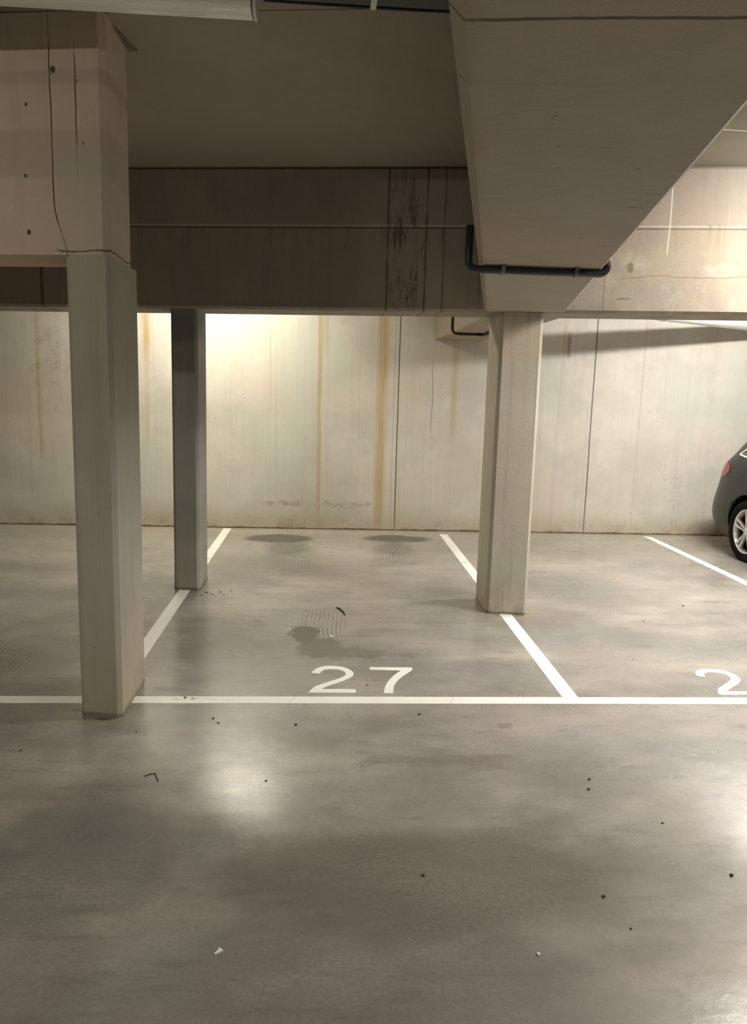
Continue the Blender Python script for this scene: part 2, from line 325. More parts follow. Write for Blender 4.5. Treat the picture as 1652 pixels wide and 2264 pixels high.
# car
def mat_car():
    g = G('grey_car_paint'); g.b.inputs['Metallic'].default_value = .0; g.b.inputs['Coat Weight'].default_value = .2; g.b.inputs['Coat Roughness'].default_value = .15
    fl = g.noise(900, 2); c = g.mix(g.rng(fl, .3, .7), (.011, .0115, .011), (.016, .0165, .0155))
    c = g.mix(g.mul(g.rng(g.z, .6, .1), .4), c, (.035, .034, .031))
    return g.done(c, .4, None, .35)
M['car'] = mat_car()
M['glass'] = plain('dark_car_glass', (.01, .011, .012), .06, 0, .6, coat=.5)
M['chrome'] = plain('chrome_trim', (.92, .92, .90), .35, .4)
M['rim'] = plain('silver_alloy', (.72, .71, .67), .32, .55)
M['rubber'] = plain('tyre_rubber', (.006, .006, .0065), .8, spec=.15)
M['red'] = plain('red_lamp_plastic', (.33, .025, .03), .25, coat=.15)
M['headlamp'] = plain('headlamp_plastic', (.6, .62, .64), .1, .3)
M['matt_black'] = plain('matt_black', (.006, .006, .006), .9, spec=.1)
M['disc'] = plain('brake_disc_and_backing', (.15, .15, .15), .4, .8)

# ------------------------------------------------------------------ mesh helpers
def obj(name, bm, mat, parent=None, smooth=False, bevel=0, seg=1, loc=None):
    me = bpy.data.meshes.new(name)
    bmesh.ops.recalc_face_normals(bm, faces=bm.faces)
    bm.to_mesh(me); bm.free()
    if mat is not None: me.materials.append(mat)
    o = bpy.data.objects.new(name, me); C.objects.link(o)
    if smooth:
        for p in me.polygons: p.use_smooth = True
    if parent is not None: o.parent = parent
    if bevel:
        md = o.modifiers.new('bevel', 'BEVEL'); md.width = bevel; md.segments = seg; md.limit_method = 'ANGLE'; md.angle_limit = radians(40)
    if loc: o.location = loc
    return o
def tag(o, label, cat, group=None, kind=None):
    o['label'] = label; o['category'] = cat
    if group: o['group'] = group
    if kind: o['kind'] = kind
    return o
def struct(name, bm, mat, **k): o = obj(name, bm, mat, **k); o['kind'] = 'structure'; return o
def thing(name, label, cat, loc=(0, 0, 0), group=None, rotz=0):
    o = bpy.data.objects.new(name, None); C.objects.link(o); o.location = loc; o.rotation_euler = (0, 0, rotz); o.empty_display_size = .1
    return tag(o, label, cat, group)
def part(name, bm, mat, root, **k):
    """mesh given in world coordinates, parented to a thing whose own frame is a translation"""
    bmesh.ops.translate(bm, verts=bm.verts, vec=-Vector(root.location))
    return obj(name, bm, mat, root, **k)
def box(bm, x0, x1, y0, y1, z0, z1):
    r = bmesh.ops.create_cube(bm, size=1)['verts']
    for v in r: v.co = Vector(((x0+x1)/2+v.co.x*(x1-x0), (y0+y1)/2+v.co.y*(y1-y0), (z0+z1)/2+v.co.z*(z1-z0)))
    return bm
def BX(*a): return box(bmesh.new(), *a)
def prism(poly, z0, z1, bm=None):
    bm = bm or bmesh.new()
    z0f = z0 if callable(z0) else (lambda x, y: z0); z1f = z1 if callable(z1) else (lambda x, y: z1)
    a = [bm.verts.new((x, y, z0f(x, y))) for x, y in poly]; b = [bm.verts.new((x, y, z1f(x, y))) for x, y in poly]
    n = len(poly)
    bm.faces.new(a[::-1]); bm.faces.new(b)
    for i in range(n): bm.faces.new((a[i], a[(i+1) % n], b[(i+1) % n], b[i]))
    return bm
def chamfered(poly, d):
    out = []
    n = len(poly)
    for i in range(n):
        p = Vector(poly[i]); a = Vector(poly[i-1])-p; b = Vector(poly[(i+1) % n])-p
        out += [tuple(p+a.normalized()*d), tuple(p+b.normalized()*d)]
    return out
def tube(bm, pts, r, n=12, cap=True):
    pts = [Vector(p) for p in pts]; rings = []
    up = Vector((.13, .21, .97))
    for i, p in enumerate(pts):
        d = (pts[min(i+1, len(pts)-1)]-pts[max(i-1, 0)]).normalized()
        s = d.cross(up)
        if s.length < .2: s = d.cross(Vector((1, 0, 0)))
        s.normalize(); t = d.cross(s).normalized()
        if rings:   # keep the frame from twisting
            pass
        rings.append([bm.verts.new(p+(s*cos(2*pi*k/n)+t*sin(2*pi*k/n))*r) for k in range(n)])
    for a, b in zip(rings, rings[1:]):
        for k in range(n): bm.faces.new((a[k], a[(k+1) % n], b[(k+1) % n], b[k]))
    if cap: bm.faces.new(rings[0][::-1]); bm.faces.new(rings[-1])
    return bm
def lathe_x(bm, prof, n=48, cx=0, cy=0, cz=0):
    """revolve (x, radius) profile about the x axis"""
    rings = [[bm.verts.new((cx+x, cy+r*cos(2*pi*k/n), cz+r*sin(2*pi*k/n))) for k in range(n)] for x, r in prof]
    for a, b in zip(rings, rings[1:]):
        for k in range(n): bm.faces.new((a[k], a[(k+1) % n], b[(k+1) % n], b[k]))
    return bm

# ------------------------------------------------------------------ the garage shell
WALL_Y = 8.62; BOT = 2.14
def ceil_z(x, y=0): return 3.105-.015*max(-3, min(4, x))
struct('floor', BX(-9, 10.5, -7, WALL_Y+.25, -.2, 0), M['floor'])
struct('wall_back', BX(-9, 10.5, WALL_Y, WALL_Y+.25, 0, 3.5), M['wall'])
struct('wall_left', BX(-9.25, -9, -7, WALL_Y+.25, 0, 3.5), M['wall_plain'])
struct('wall_right', BX(10.5, 10.75, -7, WALL_Y+.25, 0, 3.5), M['wall_plain'])
struct('wall_front', BX(-9, 10.5, -7.25, -7, 0, 3.5), M['wall_plain'])
bm = bmesh.new(); xs = [-9, -3, 4, 10.5]
for x0, x1 in zip(xs, xs[1:]):
    prism([(x0, -7), (x1, -7), (x1, WALL_Y), (x0, WALL_Y)], lambda x, y: ceil_z(x), lambda x, y: 3.5, bm)
bmesh.ops.remove_doubles(bm, verts=bm.verts, dist=1e-4)
struct('ceiling', bm, M['ceiling'])

# ------------------------------------------------------------------ pillars
def pillar(poly, label, mat, d=.022):
    o = obj('concrete_pillar', prism(chamfered(poly, d), 0, BOT), mat)
    return tag(o, label, 'pillar', 'concrete pillars holding up the beams')
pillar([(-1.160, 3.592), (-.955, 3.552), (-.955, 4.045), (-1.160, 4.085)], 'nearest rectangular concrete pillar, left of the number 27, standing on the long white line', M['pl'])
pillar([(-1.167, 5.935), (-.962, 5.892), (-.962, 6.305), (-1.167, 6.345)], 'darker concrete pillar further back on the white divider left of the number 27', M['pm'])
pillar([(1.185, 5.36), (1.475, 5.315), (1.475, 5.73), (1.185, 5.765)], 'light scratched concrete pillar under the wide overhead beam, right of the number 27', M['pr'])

# ------------------------------------------------------------------ beams
def ztop(x, y): return ceil_z(x)
S1 = .190
def yb(x): return 3.555-S1*(x+.973)       # front face line of the front left beam
o = obj('concrete_beam', prism([(-8.9, yb(-8.9)), (-.985, yb(-.985)), (-.955, yb(-.985)+.024), (-.955, yb(-.955)+.36), (-8.9, yb(-8.9)+.36)], BOT, lambda x, y: ceil_z(x)), M['front'])
tag(o, 'pinkish cracked concrete beam ending on top of the nearest pillar at upper left', 'beam')
S2 = .2275
def yc(x): return 5.345-S2*(x-1.33)
prm = [(-8.9, yc(-8.9)), (-3, yc(-3)), (4, yc(4)), (10.4, yc(10.4)), (10.4, yc(10.4)+.44), (4, yc(4)+.44), (-3, yc(-3)+.44), (-8.9, yc(-8.9)+.44)]
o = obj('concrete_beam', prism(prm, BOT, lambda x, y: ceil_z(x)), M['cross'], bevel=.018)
tag(o, 'long concrete cross beam in the distance, dark on the left and brightly lit on the right', 'beam')
D = Vector((sin(radians(12.1)), cos(radians(12.1))))
def along(x, y, yt): k = (yt-y)/D.y; return (x+D.x*k, yt)
L0 = along(.178-.024, 1.227, -6.9); R0 = along(.745, 1.445, -6.9)
L1 = along(.178-.024, 1.227, 5.5); R1 = along(.745, 1.445, 5.5)
L1 = (L1[0], yc(L1[0])-.004); R1 = (R1[0], yc(R1[0])-.004)
o = obj('concrete_beam', prism([L0, R0, R1, L1], BOT, lambda x, y: ceil_z(x)-.001), M['wide'], bevel=.024)
tag(o, 'wide concrete beam overhead at right running away to the right pillar', 'beam')
o = obj('concrete_beam', prism([(1.18, yc(1.18)+.444), (1.70, yc(1.70)+.444), (1.70, WALL_Y-.002), (1.18, WALL_Y-.002)], BOT, lambda x, y: ceil_z(x)-.001), M['wide'], bevel=.012)
tag(o, 'short concrete beam behind the cross beam reaching the back wall, dark conduit on its side', 'beam')

# broken formwork fin stuck to the ceiling beside the near beam
bm = bmesh.new(); prism([(-.950, 3.68), (-.905, 3.925), (-.950, 3.935)], 3.112, lambda x, y: ceil_z(x), bm)
tag(obj('mortar_fin', bm, M['mortar']), 'thin triangular mortar fin on the ceiling beside the top of the nearest pillar', 'mortar fin')

# ------------------------------------------------------------------ painted markings
def strip_line(poly, label):
    o = obj('painted_line', prism(poly, 0, .0012), M['paint']); return tag(o, label, 'parking line', 'white painted parking lines')
hw = .043
strip_line([(-8.5, 3.727), (9.5, 3.740), (9.5, 3.826), (-8.5, 3.815)], 'long white painted line across the front ends of the parking bays')
strip_line([(-1.080-hw, 3.822), (-1.080+hw, 3.822), (-1.085+hw, 8.57), (-1.085-hw, 8.57)], 'white painted divider under the two left pillars, left of the number 27')
strip_line([(1.325-hw, 3.822), (1.325+hw, 3.822), (1.333+hw, 8.40), (1.333-hw, 8.44)], 'white painted divider running under the light scratched pillar right of the number 27')
strip_line([(3.705-hw, 3.824), (3.705+hw, 3.824), (3.705+hw, 8.46), (3.705-hw, 8.50)], 'white painted divider beside the grey car at the right edge')
TWO = [[-0.059, 4.154], [-0.053, 4.178], [-0.041, 4.212], [-0.023, 4.24], [-0.001, 4.26], [0.026, 4.269], [0.055, 4.272], [0.088, 4.268], [0.121, 4.254], [0.149, 4.228], [0.168, 4.198], [0.179, 4.17], [0.18, 4.146], [0.176, 4.121], [0.165, 4.099], [0.149, 4.077], [0.116, 4.04], [0.077, 4.004], [0.038, 3.97], [0.011, 3.943], [-0.002, 3.923], [0.183, 3.922], [0.182, 3.873], [-0.07, 3.874], [-0.064, 3.893], [-0.054, 3.922], [-0.039, 3.952], [-0.02, 3.977], [0.011, 4.003], [0.046, 4.034], [0.081, 4.063], [0.109, 4.09], [0.126, 4.112], [0.134, 4.136], [0.135, 4.153], [0.131, 4.171], [0.119, 4.191], [0.099, 4.208], [0.075, 4.215], [0.05, 4.218], [0.026, 4.215], [0.008, 4.201], [-0.004, 4.179], [-0.011, 4.149]]
SEVEN = [[0.277, 4.253], [0.522, 4.251], [0.524, 4.225], [0.51, 4.196], [0.484, 4.157], [0.455, 4.113], [0.431, 4.07], [0.41, 4.022], [0.394, 3.971], [0.387, 3.931], [0.381, 3.867], [0.331, 3.87], [0.336, 3.911], [0.345, 3.961], [0.358, 4.012], [0.378, 4.064], [0.403, 4.118], [0.427, 4.162], [0.455, 4.201], [0.277, 4.211]]
NEXT_TWO = [[2.218, 4.121], [2.199, 4.129], [2.183, 4.138], [2.18, 4.155], [2.188, 4.183], [2.203, 4.205], [2.23, 4.231], [2.255, 4.242], [2.287, 4.248], [2.319, 4.246], [2.353, 4.238], [2.383, 4.223], [2.403, 4.198], [2.415, 4.167], [2.417, 4.127], [2.412, 4.094], [2.405, 4.076], [2.389, 4.052], [2.357, 4.017], [2.323, 3.988], [2.285, 3.959], [2.258, 3.934], [2.234, 3.908], [2.35, 3.909], [2.425, 3.91], [2.425, 3.866], [2.174, 3.862], [2.172, 3.875], [2.177, 3.897], [2.19, 3.925], [2.206, 3.947], [2.233, 3.975], [2.265, 4.001], [2.297, 4.028], [2.332, 4.063], [2.356, 4.093], [2.366, 4.117], [2.369, 4.142], [2.363, 4.166], [2.348, 4.182], [2.326, 4.194], [2.301, 4.201], [2.272, 4.201], [2.249, 4.187], [2.234, 4.171]]
def digit(pts, root):
    from mathutils.geometry import tessellate_polygon
    bm = bmesh.new(); n = len(pts); lo = [bm.verts.new((x, y, 0)) for x, y in pts]; hi = [bm.verts.new((x, y, .0012)) for x, y in pts]
    for a, b, c in tessellate_polygon([[Vector((x, y, 0)) for x, y in pts]]):
        bm.faces.new((hi[a], hi[b], hi[c])); bm.faces.new((lo[c], lo[b], lo[a]))
    for i in range(n): bm.faces.new((lo[i], lo[(i+1) % n], hi[(i+1) % n], hi[i]))
    return part('digit', bm, M['paint'], root)
t = thing('bay_number', 'white painted number 27 on the floor between two divider lines', 'bay number', (.23, 3.9, 0))
digit(TWO, t); digit(SEVEN, t)
t = thing('bay_number', 'white painted digit 2 on the floor, cut off by the right edge', 'bay number', (2.3, 3.9, 0))
digit(NEXT_TWO, t)

# ------------------------------------------------------------------ conduits
def arc(c, a, b, r, n=5):
    """quarter bend from direction a to direction b around corner c"""
    a = Vector(a).normalized(); b = Vector(b).normalized(); c = Vector(c)
    o = c-a*r+b*r
    return [o+a*r*sin(pi/2*k/n)-b*r*cos(pi/2*k/n) for k in range(n+1)]
t = thing('cable_conduit', 'dark conduit strapped round the underside of the wide overhead beam', 'conduit', (.92, 3.42, BOT))
xl, xr, yy, zz, r = .606, 1.215, 3.425, BOT-.019, .017
xl2 = .601
pts = [(xl2, yy-.005, 2.30)]+arc((xl2, yy, zz), (0, 0, -1), (1, 0, 0), .035)+arc((xr, yy, zz), (1, 0, 0), (0, 0, 1), .035)+[(xr, yy-.005, 2.27)]
part('pipe', tube(bmesh.new(), pts, r, 14), M['conduit'], t, smooth=True)
for xc in (.752, 1.075):
    bm = bmesh.new()
    ring = [(xc, yy+(r+.004)*cos(a), zz+(r+.004)*sin(a)) for a in [pi*k/10 for k in range(0, -11, -1)]]
    poly = [(yy+.024, BOT-.0005)]+[(p[1], p[2]) for p in ring]+[(yy-.024, BOT-.0005)]
    a = [bm.verts.new((xc-.009, y, z)) for y, z in poly]; b = [bm.verts.new((xc+.009, y, z)) for y, z in poly]
    bm.faces.new(a); bm.faces.new(b[::-1])
    for i in range(len(poly)): bm.faces.new((a[i], a[(i+1) % len(poly)], b[(i+1) % len(poly)], b[i]))
    box(bm, xc-.009, xc+.009, yy-.042, yy+.042, BOT-.006, BOT-.0005)
    c = part('clip', bm, M['clip'], t); c['label'] = 'grey plastic pipe clip'
t = thing('cable_conduit', 'thin black conduit on the side and underside of the short beam at the back wall', 'conduit', (1.17, 7.35, BOT))
pts = [(1.163, 7.35, 3.0)]+arc((1.163, 7.35, BOT-.016), (0, 0, -1), (1, 0, 0), .06)+arc((1.475, 7.35, BOT-.016), (1, 0, 0), (.1, -1, .0), .04)+[(1.46, 6.85, BOT-.016)]
part('pipe', tube(bmesh.new(), pts, .013, 12), M['black'], t, smooth=True)
for xc in (1.255, 1.425): part('clip', BX(xc-.008, xc+.008, 7.33, 7.37, BOT-.03, BOT-.0005), M['black'], t)

# white ventilation pipe crossing the right back corner
t = thing('ventilation_pipe', 'white pipe just below the cross beam at the right edge, running to the back wall', 'pipe', (3.6, 7.95, 2.4))
p0, p1 = Vector((1.95, 7.32, 2.47)), Vector((5.22, 8.585, 2.39))
part('pipe', tube(bmesh.new(), [p0+(p1-p0)*k/6 for k in range(7)], .075, 24), M['pipe'], t, smooth=True)
for k in (.1, .45, .8):
    p = p0+(p1-p0)*k
    d = (p1-p0).normalized()
    bm = tube(bmesh.new(), [p-d*.012, p+d*.012], .079, 24); tube(bm, [(p.x, p.y, p.z+.05), (p.x, p.y, ceil_z(p.x)-.002)], .005, 8)
    part('hanger', bm, M['strip'], t)

# dark cable tray by the ceiling between the near batten and the wide beam
t = thing('cable_tray', 'dark narrow cable tray under the ceiling at the top edge, ending at the wide beam', 'cable tray', (.1, 3.0, 3.05))
def trayz(x): return 2.998
bm = bmesh.new()
box(bm, -.26, .50, 2.90, 3.105, 2.995, 3.000); box(bm, -.26, .50, 3.101, 3.106, 2.995, 3.045); box(bm, -.26, .50, 2.899, 2.904, 2.995, 3.045)
part('tray_channel', bm, M['tray'], t)
bm = bmesh.new()
for yy_ in (2.94, 2.985, 3.04): tube(bm, [(-.25+.09*k, yy_+.006*sin(k*1.7+yy_*9), 3.012) for k in range(9)], .010, 8)
part('cable', bm, M['black'], t, smooth=True)
bm = bmesh.new(); box(bm, .140, .152, 3.02, 3.03, 3.045, ceil_z(.15)-.001); box(bm, .135, .157, 2.893, 3.112, 2.985, 2.9945)
part('bracket', bm, M['strip'], t)
tube_l = bmesh.new(); tube(tube_l, [(-.26, 3.125, 3.003), (.0, 3.125, 3.000), (.30, 3.125, 2.999), (.535, 3.125, 3.002)], .006, 8)
part('thin_cable', tube_l, M['black'], t)

# ------------------------------------------------------------------ battens
def batten(x0, x1, yc_, zb, label, lit=None):
    """surface batten along x: tray housing, moulded cover, end caps, tubes"""
    t = thing('ceiling_batten', label, 'light fixture', ((x0+x1)/2, yc_, zb), 'ceiling battens')
    zc = min(ceil_z(x0), ceil_z(x1)); wd = .065
    bm = bmesh.new()
    prof = [(-wd, zb+.045), (-wd-.008, zb+.045), (-wd-.008, zb+.058), (-wd+.006, zb+.085), (-wd+.006, zc-.004), (wd-.006, zc-.004), (wd-.006, zb+.085), (wd+.008, zb+.058), (wd+.008, zb+.045), (wd, zb+.045)]  # top carried up to the ceiling to extend the shadow on the beam
    a = [bm.verts.new((x0, yc_+y, z)) for y, z in prof]; b = [bm.verts.new((x1, yc_+y, z)) for y, z in prof]
    bm.faces.new(a); bm.faces.new(b[::-1])
    for i in range(len(prof)): bm.faces.new((a[i], a[(i+1) % len(prof)], b[(i+1) % len(prof)], b[i]))
    part('housing', bm, M['housing'], t)
    # ribbed cover: rounded trough with small lengthwise ridges
    bm = bmesh.new(); n = 40 if lit is None else 6; prof = []
    for k in range(n+1):
        a_ = pi*k/n; rr = 1+(.022 if k % 2 else 0) if lit is None else 1
        c_, s_ = cos(a_), sin(a_)
        prof.append((-wd*rr*math.copysign(abs(c_)**.7, c_), zb+.045-.045*rr*abs(s_)**.7))
    a = [bm.verts.new((x0+.006, yc_+y, z)) for y, z in prof]; b = [bm.verts.new((x1-.006, yc_+y, z)) for y, z in prof]
    bm.faces.new(a); bm.faces.new(b[::-1])
    for i in range(len(prof)-1): bm.faces.new((a[i], a[i+1], b[i+1], b[i]))
    bm.faces.new((a[-1], a[0], b[0], b[-1]))
    part('cover', bm, M['cover'] if lit is None else emitter(*lit), t, smooth=False)
    for xx, s in ((x0, -1), (x1, 1)):
        bm = bmesh.new(); pr = [(y*1.06, zb+.045+(z-zb-.045)*1.08) for y, z in prof[::2]]+[(wd*1.02, zb+.062), (-wd*1.02, zb+.062)]
        a = [bm.verts.new((xx, yc_+y, z)) for y, z in pr]; b = [bm.verts.new((xx+s*.012, yc_+y, z)) for y, z in pr]
        bm.faces.new(a); bm.faces.new(b)
        for i in range(len(pr)): bm.faces.new((a[i], a[(i+1) % len(pr)], b[(i+1) % len(pr)], b[i]))
        part('end_cap', bm, M['housing'], t)
    if lit is None:
        for yy_ in (-.028, .028):
            part('fluorescent_tube', tube(bmesh.new(), [(x0+.05, yc_+yy_, zb+.026), (x1-.05, yc_+yy_, zb+.026)], .013, 14), M['tube'], t, smooth=True)
        for xx in (x1-.03, x1-.62):
            part('cover_clip', BX(xx-.012, xx+.012, yc_+wd*.99, yc_+wd*1.14, zb+.018, zb+.06), M['strip'], t)
    return t
batten(-2.30, -.30, 3.18, 2.968, 'unlit ceiling batten with ribbed clear cover at the top left edge')
for x, y, z, ln, e, col, lab in LAMPS: batten(x-ln/2, x+ln/2, y, z, lab, (col, e))

# ------------------------------------------------------------------ the car
CAR_X = 5.02; W_ = [(.16, .80), (.24, .845), (.32, .872), (.42, .885), (.55, .890), (.68, .886), (.78, .878), (.86, .872), (.93, .862), (.98, .845), (1.03, .815), (1.10, .775), (1.20, .725), (1.30, .675), (1.38, .615), (1.43, .53), (1.455, .40)]
YR = [(.16, 8.183), (.24, 8.224), (.30, 8.247), (.38, 8.261), (.43, 8.253), (.49, 8.241), (.57, 8.206), (.68, 8.157), (.76, 8.134), (.83, 8.103), (.89, 8.063), (.94, 8.022), (.98, 7.973), (1.04, 7.93), (1.10, 7.891), (1.20, 7.808), (1.30, 7.588), (1.38, 7.358), (1.43, 7.128), (1.455, 6.858)]
YF = [(.16, 3.98), (.24, 3.92), (.32, 3.87), (.50, 3.84), (.60, 3.88), (.70, 3.98), (.80, 4.18), (.90, 4.60), (.96, 4.86), (1.04, 4.98), (1.20, 5.28), (1.30, 5.50), (1.38, 5.72), (1.43, 5.95), (1.455, 6.15)]
def interp(tab, z):
    if z <= tab[0][0]: return tab[0][1]
    for (a, va), (b, vb) in zip(tab, tab[1:]):
        if z <= b: f = (z-a)/(b-a); return va+(vb-va)*f
    return tab[-1][1]
def car_half(y, z, n=7):
    r_, f_ = interp(YR, z), interp(YF, z); m, hl = (r_+f_)/2, (r_-f_)/2
    t_ = min(1, abs((y-m)/hl)); return interp(W_, z)*(1-t_**n)**(1/n)
def car_ring(z, N=120, n=7):
    r_, f_ = interp(YR, z), interp(YF, z); m, hl = (r_+f_)/2, (r_-f_)/2; wz = interp(W_, z)
    return [(CAR_X+wz*math.copysign(abs(cos(a))**(2/n), cos(a)), m+hl*math.copysign(abs(sin(a))**(2/n), sin(a)), z) for a in [2*pi*(k+.5)/N for k in range(N)]]
car = thing('car', 'dark grey hatchback with its tail to the back wall, cut off by the right edge', 'car', (CAR_X, 6.0, 0))
bm = bmesh.new(); zs = [.16+(1.455-.16)*k/64 for k in range(65)]
rings = [[bm.verts.new(p) for p in car_ring(z)] for z in zs]
for a, b in zip(rings, rings[1:]):
    for k in range(len(a)): bm.faces.new((a[k], a[(k+1) % len(a)], b[(k+1) % len(a)], b[k]))
bm.faces.new(rings[0][::-1]); bm.faces.new(rings[-1])
WY = (7.235, 4.72); WR = .312; WZ = .312-.012
body = part('body', bm, M['car'], car, smooth=True)
cutters = []
for wy in WY:
    for sx in (-1, 1):
        bm = bmesh.new(); x_in, x_out = CAR_X+sx*.62, CAR_X+sx*1.0
        lathe_x(bm, [(x_in, .001), (x_in, .348), (x_out, .348), (x_out, .001)], 64, 0, wy, WZ+.015)
        bmesh.ops.remove_doubles(bm, verts=bm.verts, dist=.0005)
        bmesh.ops.translate(bm, verts=bm.verts, vec=-Vector(car.location))
        c = obj('cut', bm, M['black'], car); cutters.append(c)
        md = body.modifiers.new('b', 'BOOLEAN'); md.object = c; md.operation = 'DIFFERENCE'; md.solver = 'EXACT'
bpy.context.view_layer.update()
dg = bpy.context.evaluated_depsgraph_get()
me2 = bpy.data.meshes.new_from_object(body.evaluated_get(dg)); me2.name = 'body'
body.modifiers.clear(); body.data = me2
if len(me2.materials) < 2: me2.materials.append(M['black'])
for c in cutters: bpy.data.objects.remove(c, do_unlink=True)
for p in me2.polygons:   # inside of the arches is the black liner
    ctr = p.center + Vector(car.location)
    inside = any(hypot(ctr.y-wy, ctr.z-WZ-.015) < .3485 and abs(ctr.x-CAR_X) < car_half(ctr.y, max(.17, ctr.z))-.004 for wy in WY) and ctr.z > .165
    if inside: p.material_index = 1; p.use_smooth = False
# window band, cut as patches that follow the body surface
def patch(poly_yz, off, sx=-1, thick=.012, sub=14):
    """poly in (y, z) laid over the car's side"""
    bm = bmesh.new(); vs = [bm.verts.new((0, y, z)) for y, z in poly_yz]; bm.faces.new(vs)
    ys = [p[0] for p in poly_yz]; zs_ = [p[1] for p in poly_yz]
    for k in range(1, sub):
        for co, no in (((0, min(ys)+(max(ys)-min(ys))*k/sub, 0), (0, 1, 0)), ((0, 0, min(zs_)+(max(zs_)-min(zs_))*k/sub), (0, 0, 1))):
            bmesh.ops.bisect_plane(bm, geom=bm.verts[:]+bm.edges[:]+bm.faces[:], plane_co=co, plane_no=no)
    for v in bm.verts: v.co.x = CAR_X+sx*(car_half(v.co.y, v.co.z)+off)
    r_ = bmesh.ops.extrude_face_region(bm, geom=bm.faces[:])
    for v in [e for e in r_['geom'] if isinstance(e, bmesh.types.BMVert)]: v.co.x -= sx*thick
    return bm
def outline_tube(poly, off, r_, sx=-1):
    pts = []
    for (y0, z0), (y1, z1) in zip(poly, poly[1:]+poly[:1]):
        for k in range(10): y = y0+(y1-y0)*k/10; z = z0+(z1-z0)*k/10; pts.append((CAR_X+sx*(car_half(y, z)+off), y, z))
    pts.append(pts[0]); pts.append(pts[1])
    return tube(bmesh.new(), pts, r_, 6)
for sx in (-1, 1):
    win = [(7.60, 1.035), (7.43, 1.018), (6.95, 1.012), (6.42, 1.012), (6.38, 1.335), (6.75, 1.345), (7.1, 1.30), (7.38, 1.20), (7.52, 1.10)]
    wo = part('side_window', patch(win, .003, sx), M['glass'], car)
    o = part('window_trim', outline_tube(win, .007, .009, sx), M['chrome'], car); o.parent = wo; o['label'] = 'bright chrome window trim'
    win = [(6.34, 1.012), (5.55, 1.005), (5.28, 1.01), (5.75, 1.29), (5.95, 1.33), (6.32, 1.335)]
    wo = part('side_window', patch(win, .003, sx), M['glass'], car)
    o = part('window_trim', outline_tube(win, .007, .009, sx), M['chrome'], car); o.parent = wo; o['label'] = 'bright chrome window trim'
    tl = [(7.97, .785), (7.86, .78), (7.76, .80), (7.69, .85), (7.685, .895), (7.74, .925), (7.85, .935), (7.93, .915), (7.97, .87)]
    part('tail_light', patch(tl, .006, sx, .02), M['red'], car, smooth=False)
    hl = [(4.30, .70), (4.05, .66), (4.02, .60), (4.25, .62), (4.5, .70), (4.55, .745)]
    part('headlight', patch(hl, .004, sx, .02), M['headlamp'], car)
    bm = bmesh.new()   # door mirror
    bmesh.ops.create_icosphere(bm, subdivisions=3, radius=1)
    for v in bm.verts: v.co = Vector((CAR_X+sx*(.955+v.co.x*.09), 5.22+v.co.y*.055, 1.03+v.co.z*.065))
    box(bm, CAR_X+sx*.83, CAR_X+sx*.90, 5.20, 5.24, .99, 1.02)
    part('door_mirror', bm, M['car'], car, smooth=True)
    # shoulder creases pressed into the flank
    for z0, z1, ya, yb_ in ((.955, .975, 7.80, 4.9), (.868, .86, 7.66, 4.9)):
        pts = [(CAR_X+sx*(car_half(ya+(yb_-ya)*k/24, z0+(z1-z0)*k/24)-.0015), ya+(yb_-ya)*k/24, z0+(z1-z0)*k/24) for k in range(25)]
        part('body_crease', tube(bmesh.new(), pts, .004, 6), M['car'], car)
bm = bmesh.new(); g_ = []
for k in range(9):
    z = 1.08+.25*k/8; row = []
    for q in range(9):
        u_ = -1+q/4; hw_ = .56-.10*k/8; x_ = u_*hw_; wz = interp(W_, z); r_, f_ = interp(YR, z), interp(YF, z); m_, hl_ = (r_+f_)/2, (r_-f_)/2
        y_ = m_+hl_*(1-abs(x_/wz)**7)**(1/7)
        row.append((bm.verts.new((CAR_X+x_, y_+.004, z)), bm.verts.new((CAR_X+x_, y_-.006, z))))
    g_.append(row)
for a, b in zip(g_, g_[1:]):
    for q in range(8):
        bm.faces.new((a[q][0], a[q+1][0], b[q+1][0], b[q][0])); bm.faces.new((a[q][1], b[q][1], b[q+1][1], a[q+1][1]))
part('rear_window', bm, M['glass'], car, smooth=True)

